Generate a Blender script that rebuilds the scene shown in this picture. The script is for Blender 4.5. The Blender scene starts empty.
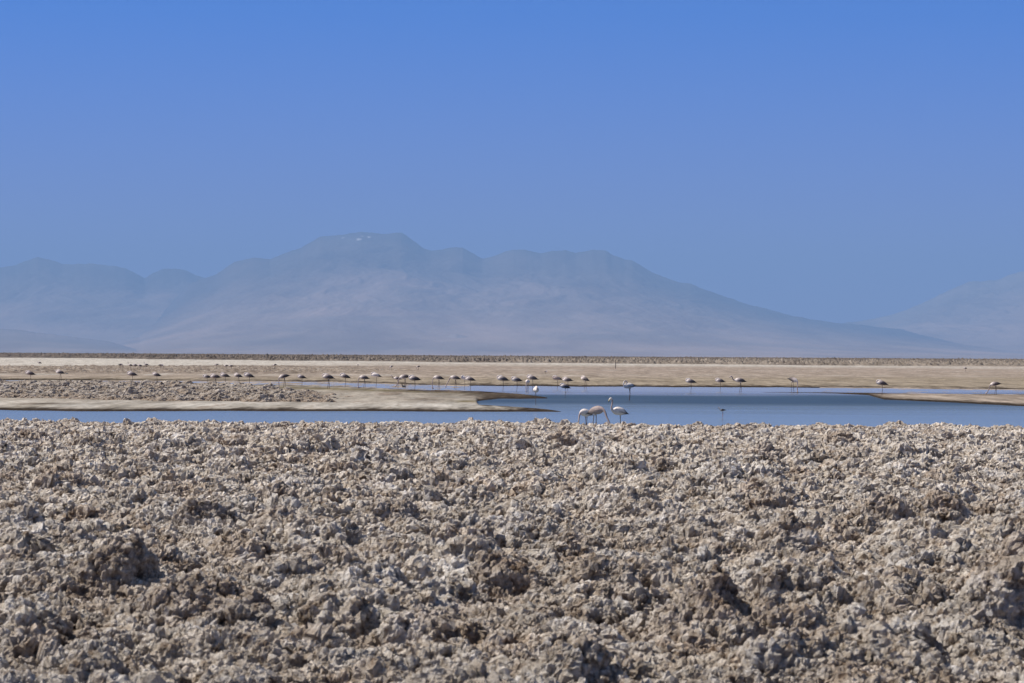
import bpy, math, random
import numpy as np
from mathutils import Matrix, Vector

S = bpy.context.scene
COL = S.collection
R = math.radians
# ------------------------------------------------------------------ camera
F = 2844.0; H = 2.5; CX, CY = 512.0, 341.5
ROLL = math.atan(6.5/1024); PITCH = math.atan((355.75-CY)/F)
cam = bpy.data.cameras.new("camera"); camo = bpy.data.objects.new("camera", cam); COL.objects.link(camo)
cam.sensor_fit = 'HORIZONTAL'; cam.sensor_width = 36.0; cam.lens = 36.0*F/1024.0
cam.clip_start = 0.5; cam.clip_end = 300000.0
CM = Matrix.Rotation(math.pi/2+PITCH, 3, 'X') @ Matrix.Rotation(ROLL, 3, 'Z')
camo.matrix_world = Matrix.Translation((0, 0, H)) @ CM.to_4x4()
cam.dof.use_dof = True; cam.dof.focus_distance = 110.0; cam.dof.aperture_fstop = 7.0
S.camera = camo
# ------------------------------------------------------------------ sky, sun, exposure
SUN_EL = R(52); SUN_AZ = R(-88)      # azimuth from +Y (view direction), negative = to the left
sd = Vector((math.sin(SUN_AZ)*math.cos(SUN_EL), math.cos(SUN_AZ)*math.cos(SUN_EL), math.sin(SUN_EL)))
W = bpy.data.worlds.new("World"); S.world = W; W.use_nodes = True
nt = W.node_tree; nt.nodes.clear()
sky = nt.nodes.new('ShaderNodeTexSky'); sky.sky_type = 'NISHITA'; sky.sun_disc = False
sky.sun_elevation = SUN_EL; sky.sun_rotation = SUN_AZ; sky.altitude = 2300; sky.air_density = 0.9
sky.dust_density = 0.0; sky.ozone_density = 4.0
hs = nt.nodes.new('ShaderNodeMix'); hs.data_type = 'RGBA'; hs.blend_type = 'MULTIPLY'; hs.inputs[0].default_value = 1
tc = nt.nodes.new('ShaderNodeTexCoord'); sx = nt.nodes.new('ShaderNodeSeparateXYZ'); nt.links.new(tc.outputs['Generated'], sx.inputs[0])
sr = nt.nodes.new('ShaderNodeValToRGB'); nt.links.new(sx.outputs['Z'], sr.inputs[0]); nt.links.new(sr.outputs[0], hs.inputs[7])
for k_, (p_, c_) in enumerate([(0.0, (.68, .54, .95)), (0.055, (.33, .37, .90)), (0.12, (.02, .37, 1.0)), (0.42, (.72, .62, .56))]):
    e_ = sr.color_ramp.elements[k_] if k_ < 2 else sr.color_ramp.elements.new(p_)
    e_.position = p_; e_.color = (*c_, 1)
bg = nt.nodes.new('ShaderNodeBackground'); bg.inputs[1].default_value = 0.105
wo = nt.nodes.new('ShaderNodeOutputWorld')
nt.links.new(sky.outputs[0], hs.inputs[6]); nt.links.new(hs.outputs[2], bg.inputs[0]); nt.links.new(bg.outputs[0], wo.inputs[0])
sl = bpy.data.lights.new("sun", 'SUN'); sl.energy = 4.8; sl.angle = R(0.53); sl.color = (1.0, 0.95, 0.88)
so = bpy.data.objects.new("sun", sl); COL.objects.link(so)
so.rotation_euler = sd.to_track_quat('Z', 'Y').to_euler()
S.view_settings.view_transform = 'Standard'; S.view_settings.look = 'None'
S.view_settings.exposure = 0.35; S.view_settings.gamma = 1.0; S.view_settings.use_curve_mapping = False
S.render.engine = 'CYCLES'
S.cycles.use_denoising = True
S.cycles.max_bounces = 6; S.cycles.diffuse_bounces = 3; S.cycles.glossy_bounces = 2; S.cycles.volume_bounces = 0
HAZE_DENSITY = 3.6e-5; HAZE_COLOR = (0.36, 0.60, 1.0, 1)

# ------------------------------------------------------------------ projection helpers
CMn = np.array(CM)
def yh(px): return 352.5 + 6.5*np.asarray(px)/1024.0
def at(px, py, z=0.0):
    """world point at height z seen in pixel px, py"""
    d = CMn @ np.array([(px-CX)/F, (CY-py)/F, -1.0])
    t = (z-H)/d[2]
    return Vector((d[0]*t, d[1]*t, z))
def at_d(px, D):
    """world x for column px at distance D (near the ground)"""
    return at(px, float(yh(px)) + H*F/D, 0.0)
def proj(x, y, z=0.0):
    """pixel of world points (arrays)"""
    p = np.stack([x, y, np.broadcast_to(z, x.shape)-H], -1) @ CMn
    return CX + F*p[..., 0]/(-p[..., 2]), CY - F*p[..., 1]/(-p[..., 2])

# ------------------------------------------------------------------ numpy noise
def _hash(ix, iy, iz, seed):
    h = (ix.astype(np.uint32)*np.uint32(374761393) + iy.astype(np.uint32)*np.uint32(668265263)
         + iz.astype(np.uint32)*np.uint32(2147483647-58) + np.uint32((seed*1274126177) & 0xffffffff))
    h = (h ^ (h >> np.uint32(13)))*np.uint32(1274126177)
    h = (h ^ (h >> np.uint32(15)))*np.uint32(2246822519)
    return h ^ (h >> np.uint32(16))
_G = np.random.RandomState(5).normal(size=(256, 3)).astype(np.float32)
_G /= np.linalg.norm(_G, axis=1, keepdims=True)
def perlin(x, y, z, seed=0):
    shp = np.broadcast(x, y, z).shape
    x, y, z = [np.ascontiguousarray(np.broadcast_to(a, shp)).ravel() for a in (x, y, z)]
    out = np.empty(x.shape, np.float32)
    CH = 400000
    for s in range(0, x.size, CH):
        X, Y, Z = x[s:s+CH], y[s:s+CH], z[s:s+CH]
        xi, yi, zi = np.floor(X), np.floor(Y), np.floor(Z)
        fx, fy, fz = (X-xi).astype(np.float32), (Y-yi).astype(np.float32), (Z-zi).astype(np.float32)
        xi, yi, zi = xi.astype(np.int64), yi.astype(np.int64), zi.astype(np.int64)
        u, v, w = [t*t*t*(t*(t*6-15)+10) for t in (fx, fy, fz)]
        acc = np.zeros(X.shape, np.float32)
        for dx in (0, 1):
            wx = u if dx else 1-u
            for dy in (0, 1):
                wy = v if dy else 1-v
                for dz in (0, 1):
                    wz = w if dz else 1-w
                    g = _G[(_hash(xi+dx, yi+dy, zi+dz, seed) & np.uint32(255)).astype(np.int32)]
                    acc += wx*wy*wz*(g[:, 0]*(fx-dx)+g[:, 1]*(fy-dy)+g[:, 2]*(fz-dz))
        out[s:s+CH] = acc
    return out.reshape(shp)*1.5
def worley(x, y, seed=0):
    """F1 distance and a random id value, 2D"""
    xi, yi = np.floor(x).astype(np.int64), np.floor(y).astype(np.int64)
    best = np.full(x.shape, 9.0, np.float32); idv = np.zeros(x.shape, np.float32); second = best.copy()
    for dx in (-1, 0, 1):
        for dy in (-1, 0, 1):
            h = _hash(xi+dx, yi+dy, xi*0, seed)
            px = (xi+dx) + (h & np.uint32(1023)).astype(np.float32)/1023.0
            py = (yi+dy) + ((h >> np.uint32(10)) & np.uint32(1023)).astype(np.float32)/1023.0
            d = np.sqrt((px-x)**2+(py-y)**2).astype(np.float32)
            m = d < best
            second = np.where(m, best, np.minimum(second, d))
            idv = np.where(m, ((h >> np.uint32(20)) & np.uint32(1023)).astype(np.float32)/1023.0, idv)
            best = np.where(m, d, best)
    return best, idv, second
def fbm(x, y, z, octv, seed=0, gain=0.5):
    a = 1.0; s = 0.0; t = 0.0
    for o in range(octv):
        s = s + a*perlin(x*2**o, y*2**o, z*2**o if not np.isscalar(z) else z, seed+o*7); t += a; a *= gain
    return s/t
def sstep(a, b, x):
    t = np.clip((x-a)/(b-a), 0, 1); return t*t*(3-2*t)

# ------------------------------------------------------------------ mesh helpers
def grid_mesh(name, P, mat, color=None, smooth=True, kind='structure', keep=None):
    nr, nc = P.shape[:2]
    me = bpy.data.meshes.new(name)
    idx = np.arange(nr*nc, dtype=np.int32).reshape(nr, nc)
    q = np.stack([idx[:-1, :-1], idx[:-1, 1:], idx[1:, 1:], idx[1:, :-1]], -1).reshape(-1, 4)
    V = P.reshape(-1, 3).astype(np.float32)
    if keep is not None:
        k = keep.ravel(); fk = k[q].all(1); q = q[fk]
        used = np.zeros(len(V), bool); used[q.ravel()] = True
        remap = np.cumsum(used)-1; q = remap[q].astype(np.int32); V = V[used]
        if color is not None: color = color.reshape(-1, color.shape[-1])[used]
    me.vertices.add(len(V)); me.vertices.foreach_set('co', V.ravel())
    me.loops.add(q.size); me.loops.foreach_set('vertex_index', q.ravel().astype(np.int32))
    me.polygons.add(len(q)); me.polygons.foreach_set('loop_start', np.arange(0, q.size, 4, dtype=np.int32))
    me.polygons.foreach_set('use_smooth', np.full(len(q), smooth))
    me.update(calc_edges=True)
    if color is not None:
        c = color.reshape(-1, color.shape[-1])
        if c.shape[1] == 3: c = np.concatenate([c, np.ones((len(c), 1))], 1)
        at_ = me.color_attributes.new('tone', 'FLOAT_COLOR', 'POINT')
        at_.data.foreach_set('color', c.astype(np.float32).ravel())
    me.materials.append(mat)
    o = bpy.data.objects.new(name, me); COL.objects.link(o)
    if kind: o['kind'] = kind
    return o
def normals(P):
    a = np.gradient(P, axis=0); b = np.gradient(P, axis=1)
    n = np.cross(b, a); n /= np.linalg.norm(n, axis=2, keepdims=True)+1e-9
    n[n[..., 2] < 0] *= -1 if False else 1
    return n

# ------------------------------------------------------------------ materials
def mat_new(name):
    m = bpy.data.materials.new(name); m.use_nodes = True
    n = m.node_tree; b = n.nodes['Principled BSDF']
    return m, n, b
def N(n, t, **kw):
    x = n.nodes.new(t)
    for k, v in kw.items(): setattr(x, k, v)
    return x
def noise(n, scale, detail=4, rough=0.55, vec=None, stretch=None):
    x = N(n, 'ShaderNodeTexNoise'); x.inputs['Scale'].default_value = scale
    x.inputs['Detail'].default_value = detail; x.inputs['Roughness'].default_value = rough
    g = N(n, 'ShaderNodeNewGeometry')
    src = g.outputs['Position']
    if stretch:
        mp = N(n, 'ShaderNodeMapping'); mp.inputs['Scale'].default_value = stretch
        n.links.new(src, mp.inputs['Vector']); src = mp.outputs[0]
    n.links.new(src, x.inputs['Vector'])
    return x
def ramp(n, src, stops):
    r = N(n, 'ShaderNodeValToRGB'); e = r.color_ramp.elements
    while len(e) < len(stops): e.new(0.5)
    for el, (p, c) in zip(e, stops): el.position = p; el.color = (*c, 1) if len(c) == 3 else c
    n.links.new(src, r.inputs[0]); return r
def mix(n, a, b, fac, mode='MIX'):
    x = N(n, 'ShaderNodeMix', data_type='RGBA', blend_type=mode)
    for s, i in ((a, 6), (b, 7), (fac, 0)):
        if isinstance(s, (tuple, float, int)): x.inputs[i].default_value = (*s, 1) if isinstance(s, tuple) else s
        else: n.links.new(s, x.inputs[i])
    return x.outputs[2]

# salt crust: warm grey mud-stained halite, whiter patches, browner dirt
def crust_material(name, s=1.0, bump=0.032):
    m, n, b = mat_new(name)
    n1 = noise(n, 1.1*s, 5, 0.6); n2 = noise(n, 7.0*s, 6, 0.7); n3 = noise(n, 30*s, 6, 0.8)
    base = ramp(n, n2.outputs[0], [(0.36, (0.24, 0.182, 0.135)), (0.45, (0.52, 0.448, 0.37)), (0.56, (0.66, 0.595, 0.52)), (0.68, (0.76, 0.71, 0.66))])
    big = ramp(n, n1.outputs[0], [(0.35, (0.84, 0.76, 0.69)), (0.5, (1.0, 0.97, 0.93)), (0.68, (1.16, 1.16, 1.18))])
    c = mix(n, base.outputs[0], big.outputs[0], 1.0, 'MULTIPLY')
    sp = ramp(n, n3.outputs[0], [(0.34, (0.72, 0.69, 0.66)), (0.5, (1, 1, 1)), (0.66, (1.28, 1.27, 1.26))])
    c = mix(n, c, sp.outputs[0], 1.0, 'MULTIPLY')
    at_ = N(n, 'ShaderNodeVertexColor', layer_name='tone')
    c = mix(n, c, at_.outputs[0], 1.0, 'MULTIPLY')
    n.links.new(c, b.inputs['Base Color']); b.inputs['Roughness'].default_value = 0.92
    b.inputs['Specular IOR Level'].default_value = 0.0
    bp = N(n, 'ShaderNodeBump'); bp.inputs['Strength'].default_value = 1.0; bp.inputs['Distance'].default_value = bump
    n.links.new(n3.outputs[0], bp.inputs['Height'])
    bp2 = N(n, 'ShaderNodeBump'); bp2.inputs['Strength'].default_value = 0.8; bp2.inputs['Distance'].default_value = bump*3
    n.links.new(n2.outputs[0], bp2.inputs['Height']); n.links.new(bp.outputs[0], bp2.inputs['Normal']); n.links.new(bp2.outputs[0], b.inputs['Normal'])
    return m
M_crust = crust_material('salt_crust')
M_crust_far = crust_material('far_salt_crust', 0.5, 0.04)

def tone_material(name, rough=0.9, amp=0.28, stretch=(1, 0.12, 1)):
    m, n, b = mat_new(name)
    at_ = N(n, 'ShaderNodeVertexColor', layer_name='tone')
    a1 = noise(n, 0.35, 7, 0.65, stretch=stretch); a2 = noise(n, 3.0, 5, 0.7, stretch=(1, .25, 1))
    r1 = ramp(n, a1.outputs[0], [(0.32, tuple((1-amp)*k for k in (1, .97, .93))), (0.5, (1, 1, 1)), (0.68, (1+amp,)*3)])
    r2 = ramp(n, a2.outputs[0], [(0.32, (0.66, .64, .61)), (0.5, (1, 1, 1)), (0.68, (1.22,)*3)])
    c = mix(n, at_.outputs[0], r1.outputs[0], 1.0, 'MULTIPLY'); c = mix(n, c, r2.outputs[0], 1.0, 'MULTIPLY')
    n.links.new(c, b.inputs['Base Color']); b.inputs['Roughness'].default_value = rough
    b.inputs['Specular IOR Level'].default_value = 0.0
    return m
M_flat = tone_material('mud_and_salt_flat')

# ------------------------------------------------------------------ base ground sheet to the horizon
def base_ground():
    ys = np.concatenate([[-60], np.geomspace(4, 75000, 60)])
    P = np.zeros((len(ys), 41, 3)); t = np.linspace(-1, 1, 41)
    for i, y in enumerate(ys):
        P[i, :, 0] = t*75000*np.abs(t)**2 if False else np.sign(t)*np.abs(t)**3*70000
        P[i, :, 1] = y
    P[..., 2] = -0.40
    c = np.ones((len(ys), 41, 3))*np.array([0.33, 0.27, 0.22])
    return grid_mesh('ground', P, M_flat, c)
base_ground()

# ------------------------------------------------------------------ foreground salt crust (front of the lagoon)
def stage(P, n, wl, amp, seed, cell, kind='billow'):
    x, y, z = P[..., 0]/wl, P[..., 1]/wl, P[..., 2]/wl
    v = perlin(x, y, z, seed)
    if kind == 'billow': v = np.sqrt(v*v+0.0025)*2.0-0.55
    elif kind == 'ridge': v = 0.75-2.4*np.abs(v)
    fade = np.clip((wl/cell-1.5)/1.3, 0, 1)
    return P + n*(v*amp*fade)[..., None]
def relief(y): return 0.9+0.1*sstep(30, 75, y)-0.22*sstep(80, 92, y)*(y < 108)
def build_crust(name, D0, D1, px0, px1, cell, lump=1.0, zbase=0.10, taper=None, mounds=(), keep=None, mat=None, tint=np.array([.93, .955, .975]), xm=1.0):
    D = [D0]
    while D[-1] < D1: D.append(D[-1]*(1+cell*np.interp(D[-1], [25, 70], [1.15, 0.85])))
    D = np.array(D)
    A = np.arange((px0-CX)/F, (px1-CX)/F, cell*0.9*xm)
    A, DD = np.meshgrid(A, D)
    x = A*DD; y = DD.copy(); cl = DD*cell*max(1, xm)
    dm = relief(y)
    clod_shade = np.zeros_like(x)
    z = zbase-0.03*sstep(70, 90, y)*(y < 108)
    edge = taper(x, y) if taper else np.ones_like(x)
    z = z + 0.11*fbm(x/3.0, y/4.0, 0.3, 3, 11)*lump
    # nodules: irregular warped clumps
    wx = x + 0.30*fbm(x/0.55, y/0.55, 0.7, 4, 3, .6); wy = y + 0.30*fbm(x/0.55, y/0.55, 5.7, 4, 4, .6)
    f1, idv, f2 = worley(wx/0.58, wy/0.58, 21)
    z += dm*lump*edge*(0.02+0.17*idv**2.5)*np.clip(1.0-(f1/0.62)**2, 0, 1)
    f1, idv, f2 = worley(wx/0.24+9, wy/0.24, 22)
    z += dm*lump*edge*(0.02+0.11*idv**1.5)*np.clip((f2-f1)*2.2, 0, 1)*np.clip(1.15-f1, 0, 1)
    f1, idv, f2 = worley(wx/1.9+3, wy/1.9, 23)
    big = 1-0.62*sstep(62, 86, y)*(y < 108)
    z += big*lump*edge*(0.30*np.clip(idv-0.55, 0, 1)*2.4)*np.clip(1.0-(f1/0.45)**2, 0, 1)
    f1, idv, f2 = worley(wx/1.05+3, wy/0.9+8, 24)
    z += big*lump*edge*(0.24*np.clip(idv-0.6, 0, 1)*2.4)*np.clip(1.0-(f1/0.5)**3, 0, 1)
    for (mx, my, r, h) in mounds:
        g = np.exp(-(((x-mx)/r)**2+((y-my)/(r*0.8))**2)**1.6); z += h*1.5*g; clod_shade = np.maximum(clod_shade, g)
    z += -0.45*(1-edge)
    hh = np.clip(z-zbase, 0, .6)*np.clip(edge, 0, 1)    # eroded lips lean out over the hollows
    P = np.stack([x+0.25*hh, y-(0.2+.45*sstep(28, 70, y))*hh, z], -1)
    st = [(0.80, 0.09, 'plain'), (0.42, 0.09, 'ridge'), (0.23, 0.065, 'plain'), (0.13, 0.055, 'ridge'), (0.078, 0.045, 'ridge'), (0.047, 0.032, 'plain'), (0.028, 0.022, 'ridge'), (0.018, .012, 'plain')]
    far_ = sstep(28, 70, y)[..., None]
    P0 = P
    for i, (wl, amp, kd) in enumerate(st):
        if i == 3: P0 = P
        amp = amp*(1.0 if wl > .5 else 0.8)*(0.9+(1.1*far_[..., 0] if .02 < wl < .2 else 0.15*far_[..., 0]))
        n = normals(P); n = n + np.array([0, 0, .25]); n /= np.linalg.norm(n, axis=2, keepdims=True)
        P = stage(P, n, wl, amp*lump, 40+i, cl, kd)
    # tone: dirt and white efflorescence, in world space
    t1 = fbm(P[..., 0]/2.6, P[..., 1]/2.6, P[..., 2]/2.6, 3, 71)
    wht = sstep(0.12, 0.42, perlin(P[..., 0]/0.55, P[..., 1]/0.55, P[..., 2]/0.3, 72))
    c = np.ones(P.shape)*(1+0.25*t1)[..., None]
    c = c*(1-wht[..., None]) + c*np.array([1.20, 1.20, 1.20])*wht[..., None]
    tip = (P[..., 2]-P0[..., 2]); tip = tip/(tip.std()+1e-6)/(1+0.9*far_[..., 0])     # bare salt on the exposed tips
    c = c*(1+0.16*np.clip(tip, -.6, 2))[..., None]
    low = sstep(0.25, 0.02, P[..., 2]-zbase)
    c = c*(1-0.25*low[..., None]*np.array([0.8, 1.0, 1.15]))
    # brown tint on the mounds, painting in the shade of their faces
    clod_shade = np.clip(clod_shade*1.2-.15+0.5*perlin(x/.35, y/.35, .2, 77), 0, 1)[..., None]
    c = c*(1-clod_shade*np.array([.22, .26, .29]))
    k = None if keep is None else keep(x, y)
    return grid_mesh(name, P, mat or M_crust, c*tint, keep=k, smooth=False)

def near_taper(x, y):
    e = 94.6 + 1.2*perlin(x/5.0, np.zeros_like(x), 1.5, 8)*1.0 + 0.8*perlin(x/1.3, np.zeros_like(x), 4.5, 9) + x*0.05
    return sstep(0.9, -0.9, y-e)
MOUNDS = []
for (px, py, r, h) in [(457, 478, .55, .22), (475, 480, .35, .16), (655, 482, .35, .2), (620, 478, .35, .16), (200, 540, .42, .26), (390, 530, .42, .18),
                       (872, 540, .42, .34), (935, 535, .45, .34), (960, 510, .3, .15), (605, 600, .38, .22), (500, 600, .36, .2), (180, 640, .42, .25), (230, 650, .35, .22),
                       (1000, 640, .4, .3), (240, 440, .4, .12), (950, 445, .5, .12), (150, 480, .4, .16), (270, 520, .36, .2), (280, 545, .3, .2), (780, 570, .35, .2),
                       (690, 645, .3, .2), (420, 655, .3, .2), (85, 425, .8, .10), (925, 425, .8, .10), (60, 560, .3, .15), (1010, 600, .45, .3), (560, 455, .5, .2), (350, 470, .5, .2), (760, 470, .5, .2), (840, 450, .5, .16), (30, 450, .6, .2), (110, 600, .35, .22), (330, 585, .3, .2)]:
    p = at(px, py, 0.1); MOUNDS.append((p.x, p.y, r, h))
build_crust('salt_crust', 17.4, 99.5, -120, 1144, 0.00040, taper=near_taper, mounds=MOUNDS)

# the same crust carries on outside the frame, a little coarser
build_crust('salt_crust', 18.0, 99.5, -1000, -118, 0.0013, taper=near_taper, mounds=MOUNDS)
build_crust('salt_crust', 18.0, 99.5, 1142, 2024, 0.0013, taper=near_taper, mounds=MOUNDS)
build_crust('salt_crust', 9.0, 17.5, -1600, 2600, 0.0018, taper=near_taper)

# ------------------------------------------------------------------ middle ground : zones in plan (boundaries measured on the photo, laid on the plain)
def curve(pts):
    p = np.array(pts, float); return lambda px: np.interp(px, p[:, 0], p[:, 1])
# left land, lower (near) shore and the notch between the two spits
c_low = curve([(-200, 409), (0, 410), (80, 411.5), (280, 411.2), (420, 411.6), (500, 411.6), (560, 411.9)])
c_lowtop = curve([(476, 403), (480, 405.6), (510, 407.4), (540, 409.6), (562, 411.8)])       # upper edge of lower spit
c_notch = curve([(470, 403), (478, 401.2), (500, 398.9), (548, 398.6)])                         # lower edge of upper spit
c_uptop = curve([(-200, 380.6), (0, 380.9), (70, 381.2), (130, 382.6), (140, 383.4), (215, 384.2), (290, 385.4), (340, 386.8), (400, 389.4), (430, 390.6), (480, 391.6), (520, 394.2), (548, 398)])
c_chtop = curve([(-200, 380.3), (0, 380.5), (70, 380.9), (120, 380.9), (200, 381.3), (330, 382.2), (420, 385.2), (520, 386.2), (640, 387.0), (760, 387.4), (880, 388.3), (1024, 390.1), (1300, 392.5)])
r_top = curve([(762, 392.5), (820, 392.4), (860, 393.2), (900, 393.7), (1024, 394.8), (1300, 397)])
r_bot = curve([(762, 392.7), (820, 392.9), (868, 395.0), (884, 399.4), (930, 401.6), (1024, 406.2), (1300, 415)])

def land_distance(px, py):
    """positive on land, in photo pixels measured down the plain; negative in water"""
    far = c_chtop(px) - py                                     # beyond the channel
    up = np.minimum(py - c_uptop(px), np.where(px < 478, 99, c_notch(px) - py))
    up = np.where(px > 548, -3, up)
    low = np.minimum(c_low(px) - py, np.where(px < 478, 99, py - c_lowtop(px)))
    low = np.where(px > 562, -3, low)
    left = np.where(px < 478, np.minimum(py - c_uptop(px), c_low(px) - py), np.maximum(up, low))
    rt = np.where(px < 762, -3, np.minimum(py - r_top(px), r_bot(px) - py))
    return np.maximum(np.maximum(far, left), rt)

def mid_ground():
    dyv = np.concatenate([np.arange(64, 26, -0.12), np.arange(26, 5.2, -0.16)])
    D = H*F/dyv
    A = np.arange(-0.27, 0.27, 1.6/F)
    A, DD = np.meshgrid(A, D); x = A*DD; y = DD
    px, py = proj(x, y, 0.0)
    jx = px
    jit = 0.8*fbm(x/4.0, y/22.0, 0.2, 5, 31, .6)*(1+0*px)
    s = land_distance(px, py + jit)
    ht = 0.075*sstep(-0.25, 0.8, s) + 0.05*sstep(0.8, 5, s)
    z = -0.20*sstep(0.15, -0.6, s) + ht + 0.02*fbm(x/2.0, y/2.0, 0.4, 3, 33)*sstep(0.5, 2, s)
    # thin sheet of water over barely drowned mud in the two back channels
    film = (py > c_chtop(px)-.3)*(((px < 470)*(py < c_uptop(px)+.3)) + ((px > 820)*(py < r_top(px)+.3)))
    fz = fbm(x/1.6, y/5.0, 2.2, 4, 38, .6)
    fl = -0.004 + 0.035*fz + np.where(px > 800, -0.004, 0.004*sstep(420, 300, px))
    z = np.where(film > 0, np.maximum(z, fl), z)
    # colours
    def C(*a): return np.array(a)
    tan = C(.285, .235, .192); salt = C(.46, .425, .375); olive = C(.165, .138, .085); mud = C(.075, .058, .045); brown = C(.165, .132, .108); green_pale = C(.30, .265, .222); pink = C(.28, .222, .185)
    c = np.zeros(P3 := (px.shape + (3,))); c[:] = tan
    def lay(col, m): 
        nonlocal c
        c = c*(1-m[..., None]) + col*m[..., None]
    nz = fbm(x/9, y/60, 0.9, 4, 35); nz2 = fbm(x/3, y/25, 3.9, 4, 36)
    q = py + 1.3*nz                      # jittered row
    hy = yh(px)
    # far flat
    lf = sstep(470, 250, px)             # left third is whiter
    band_bottom = np.interp(px, [0, 150, 290, 420, 620, 820, 1024], [356.4, 359.2, 360.8, 362.3, 364, 366, 367.6])
    lay(salt, sstep(-1, .2, q-band_bottom)*sstep(np.interp(px, [0, 300, 420, 1024], [366.5, 366, 366, 370])+1.2, np.interp(px, [0, 300, 420, 1024], [366.5, 366, 366, 370])-1.0, q)*(0.35+0.65*lf)*0.95)
    lay(salt*0.95, np.exp(-((q-band_bottom-0.8)/1.1)**2)*0.9)
    lay(tan*1.1, sstep(0.0, .35, nz2+.3*nz)*sstep(355, 360, py)*sstep(367, 365, py)*0.5)
    crustl = sstep(365.8, 367, q)*sstep(375.5, 373.5, q+0*px)*sstep(470, 250, px)
    lay(brown, crustl*(0.7+1.2*nz2).clip(0, 1))
    lay(pink, sstep(366, 368, q)*sstep(376, 372, q)*sstep(300, 480, px)*0.35)
    lay(salt*0.9, np.exp(-((q-376.2-(px-400)/250*0.6)/0.7)**2)*sstep(0.0, 0.3, nz2+0.1)*sstep(700, 350, px)*0.8)
    lay(salt*0.85, np.exp(-((q-371-(px-600)/400)/0.5)**2)*sstep(380, 560, px)*sstep(-0.1, 0.25, nz2)*0.55)
    lay(salt*0.85, np.exp(-((q-376-(px-600)/400)/0.4)**2)*sstep(480, 560, px)*sstep(0.0, 0.25, nz2)*0.5)
    lay(olive*1.25, sstep(377, 380, q)*sstep(c_chtop(px), c_chtop(px)-1, py)*0.35)
    nz3 = fbm(x/0.9, y/9.0, 7.7, 5, 37, .7)
    # near side of channel, left land
    inl = (s > -0.8)*(py > c_uptop(px)-0.8)*(px < 600)
    lay(green_pale, inl*1.0)
    lay(olive*.9, inl*np.exp(-((q-c_uptop(px)-3.4)/1.7)**2)*sstep(180, 330, px)*1.0)
    lay(mud*1.25, inl*sstep(385, 440, px)*sstep(5.5, 2.0, q-c_uptop(px)))
    lay(mud*1.6, inl*sstep(.08, .3, nz2)*0.6)
    lay(mud*1.0, inl*sstep(455, 490, px)*(py < 401))
    lay(salt*0.88, inl*np.exp(-((q-c_low(px)+4.2)/2.6)**2)*sstep(560, 470, px)*(0.85+1.2*nz2).clip(0, 1))
    lay(olive*0.9, inl*np.exp(-((q-404)/1.3)**2)*np.exp(-((px-468)/16)**2))
    lay(mud, inl*np.exp(-((q-406.2)/0.9)**2)*np.exp(-((px-45)/28)**2)*1.0)
    lay(salt*0.9, inl*np.exp(-((q-404.5)/1.6)**2)*sstep(400, 300, px)*sstep(-0.1, .3, nz)*0.8)
    lay(mud*2.0, inl*sstep(.12, .35, nz3)*0.6); lay(salt*.95, inl*sstep(-.15, -.38, nz3)*0.55*sstep(520, 440, px))
    # right spit
    inr = (s > -0.8)*(py > r_top(px)-0.8)*(px > 700)
    lay(tan*1.02, inr*1.0); lay(pink*0.8, inr*np.exp(-((q-r_top(px)-(r_bot(px)-r_top(px))*0.3)/0.6)**2)*0.8)
    lay(mud*1.2, inr*sstep(900, 860, px))
    # wet dark mud at the waterline
    c = c*np.clip(1+0.8*nz3, .3, 1.8)[..., None]
    wet = sstep(0.088, 0.06, z+.03*nz3)*(1-film)
    lay(mud*0.55, wet)
    # salt-flat roughness
    rough = crustl*0.9
    f1, idv, f2 = worley(x/0.55, y/6.0, 51)
    z = z + rough*0.42*idv**3*np.clip(1-(f1/.7)**2, 0, 1)
    P = np.stack([x, y, z], -1)
    return grid_mesh('mud_flat', P, M_flat, c), None
mid_ground()

# rough crust patch on the left spit
cp_top = curve([(-200, 383), (0, 383), (60, 383), (150, 384), (240, 386.5), (262, 389.0), (300, 392.0), (340, 394), (365, 396.5), (392, 401)])
cp_bot = curve([(-200, 401), (0, 401), (150, 404), (260, 405.5), (330, 405.8), (375, 404.5), (392, 402)])
def patch_taper(x, y):
    px, py = proj(x, y, 0.0)
    j = 1.0*fbm(x/2.0, y/6.0, 0.1, 4, 61)
    s = np.minimum(py+j-cp_top(px)-0.6, cp_bot(px)-py-j)
    e = sstep(-0.3, 1.6, s)
    e *= 1-0.6*sstep(270, 392, px)
    return np.where(px > 392, 0, e)
build_crust('salt_crust_patch', 118, 262, -160, 400, 0.0007, lump=0.8, zbase=0.12, taper=patch_taper,
            keep=lambda x, y: patch_taper(x, y) > 0.0, mat=M_crust, tint=0.62)

def strip_taper(x, y):
    px, py = proj(x, y, 0.0)
    j = 1.2*fbm(x/7.0, y/30.0, 0.1, 5, 62, .6) + 0.8*fbm(x/1.5, y/12.0, 0.1, 3, 63, .6)
    sh = 0.6*(px-150)/300
    s = np.minimum(py+j-366.9-sh, 374.2+sh*.5-py-j) - 3.2*sstep(230, 460, px)
    return sstep(-0.4, 0.8, s)
build_crust('salt_crust_patch', 290, 560, -150, 470, 0.0008, lump=0.5, zbase=0.10, taper=strip_taper,
            keep=lambda x, y: strip_taper(x, y) > 0.0, mat=M_crust, tint=0.60)

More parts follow.
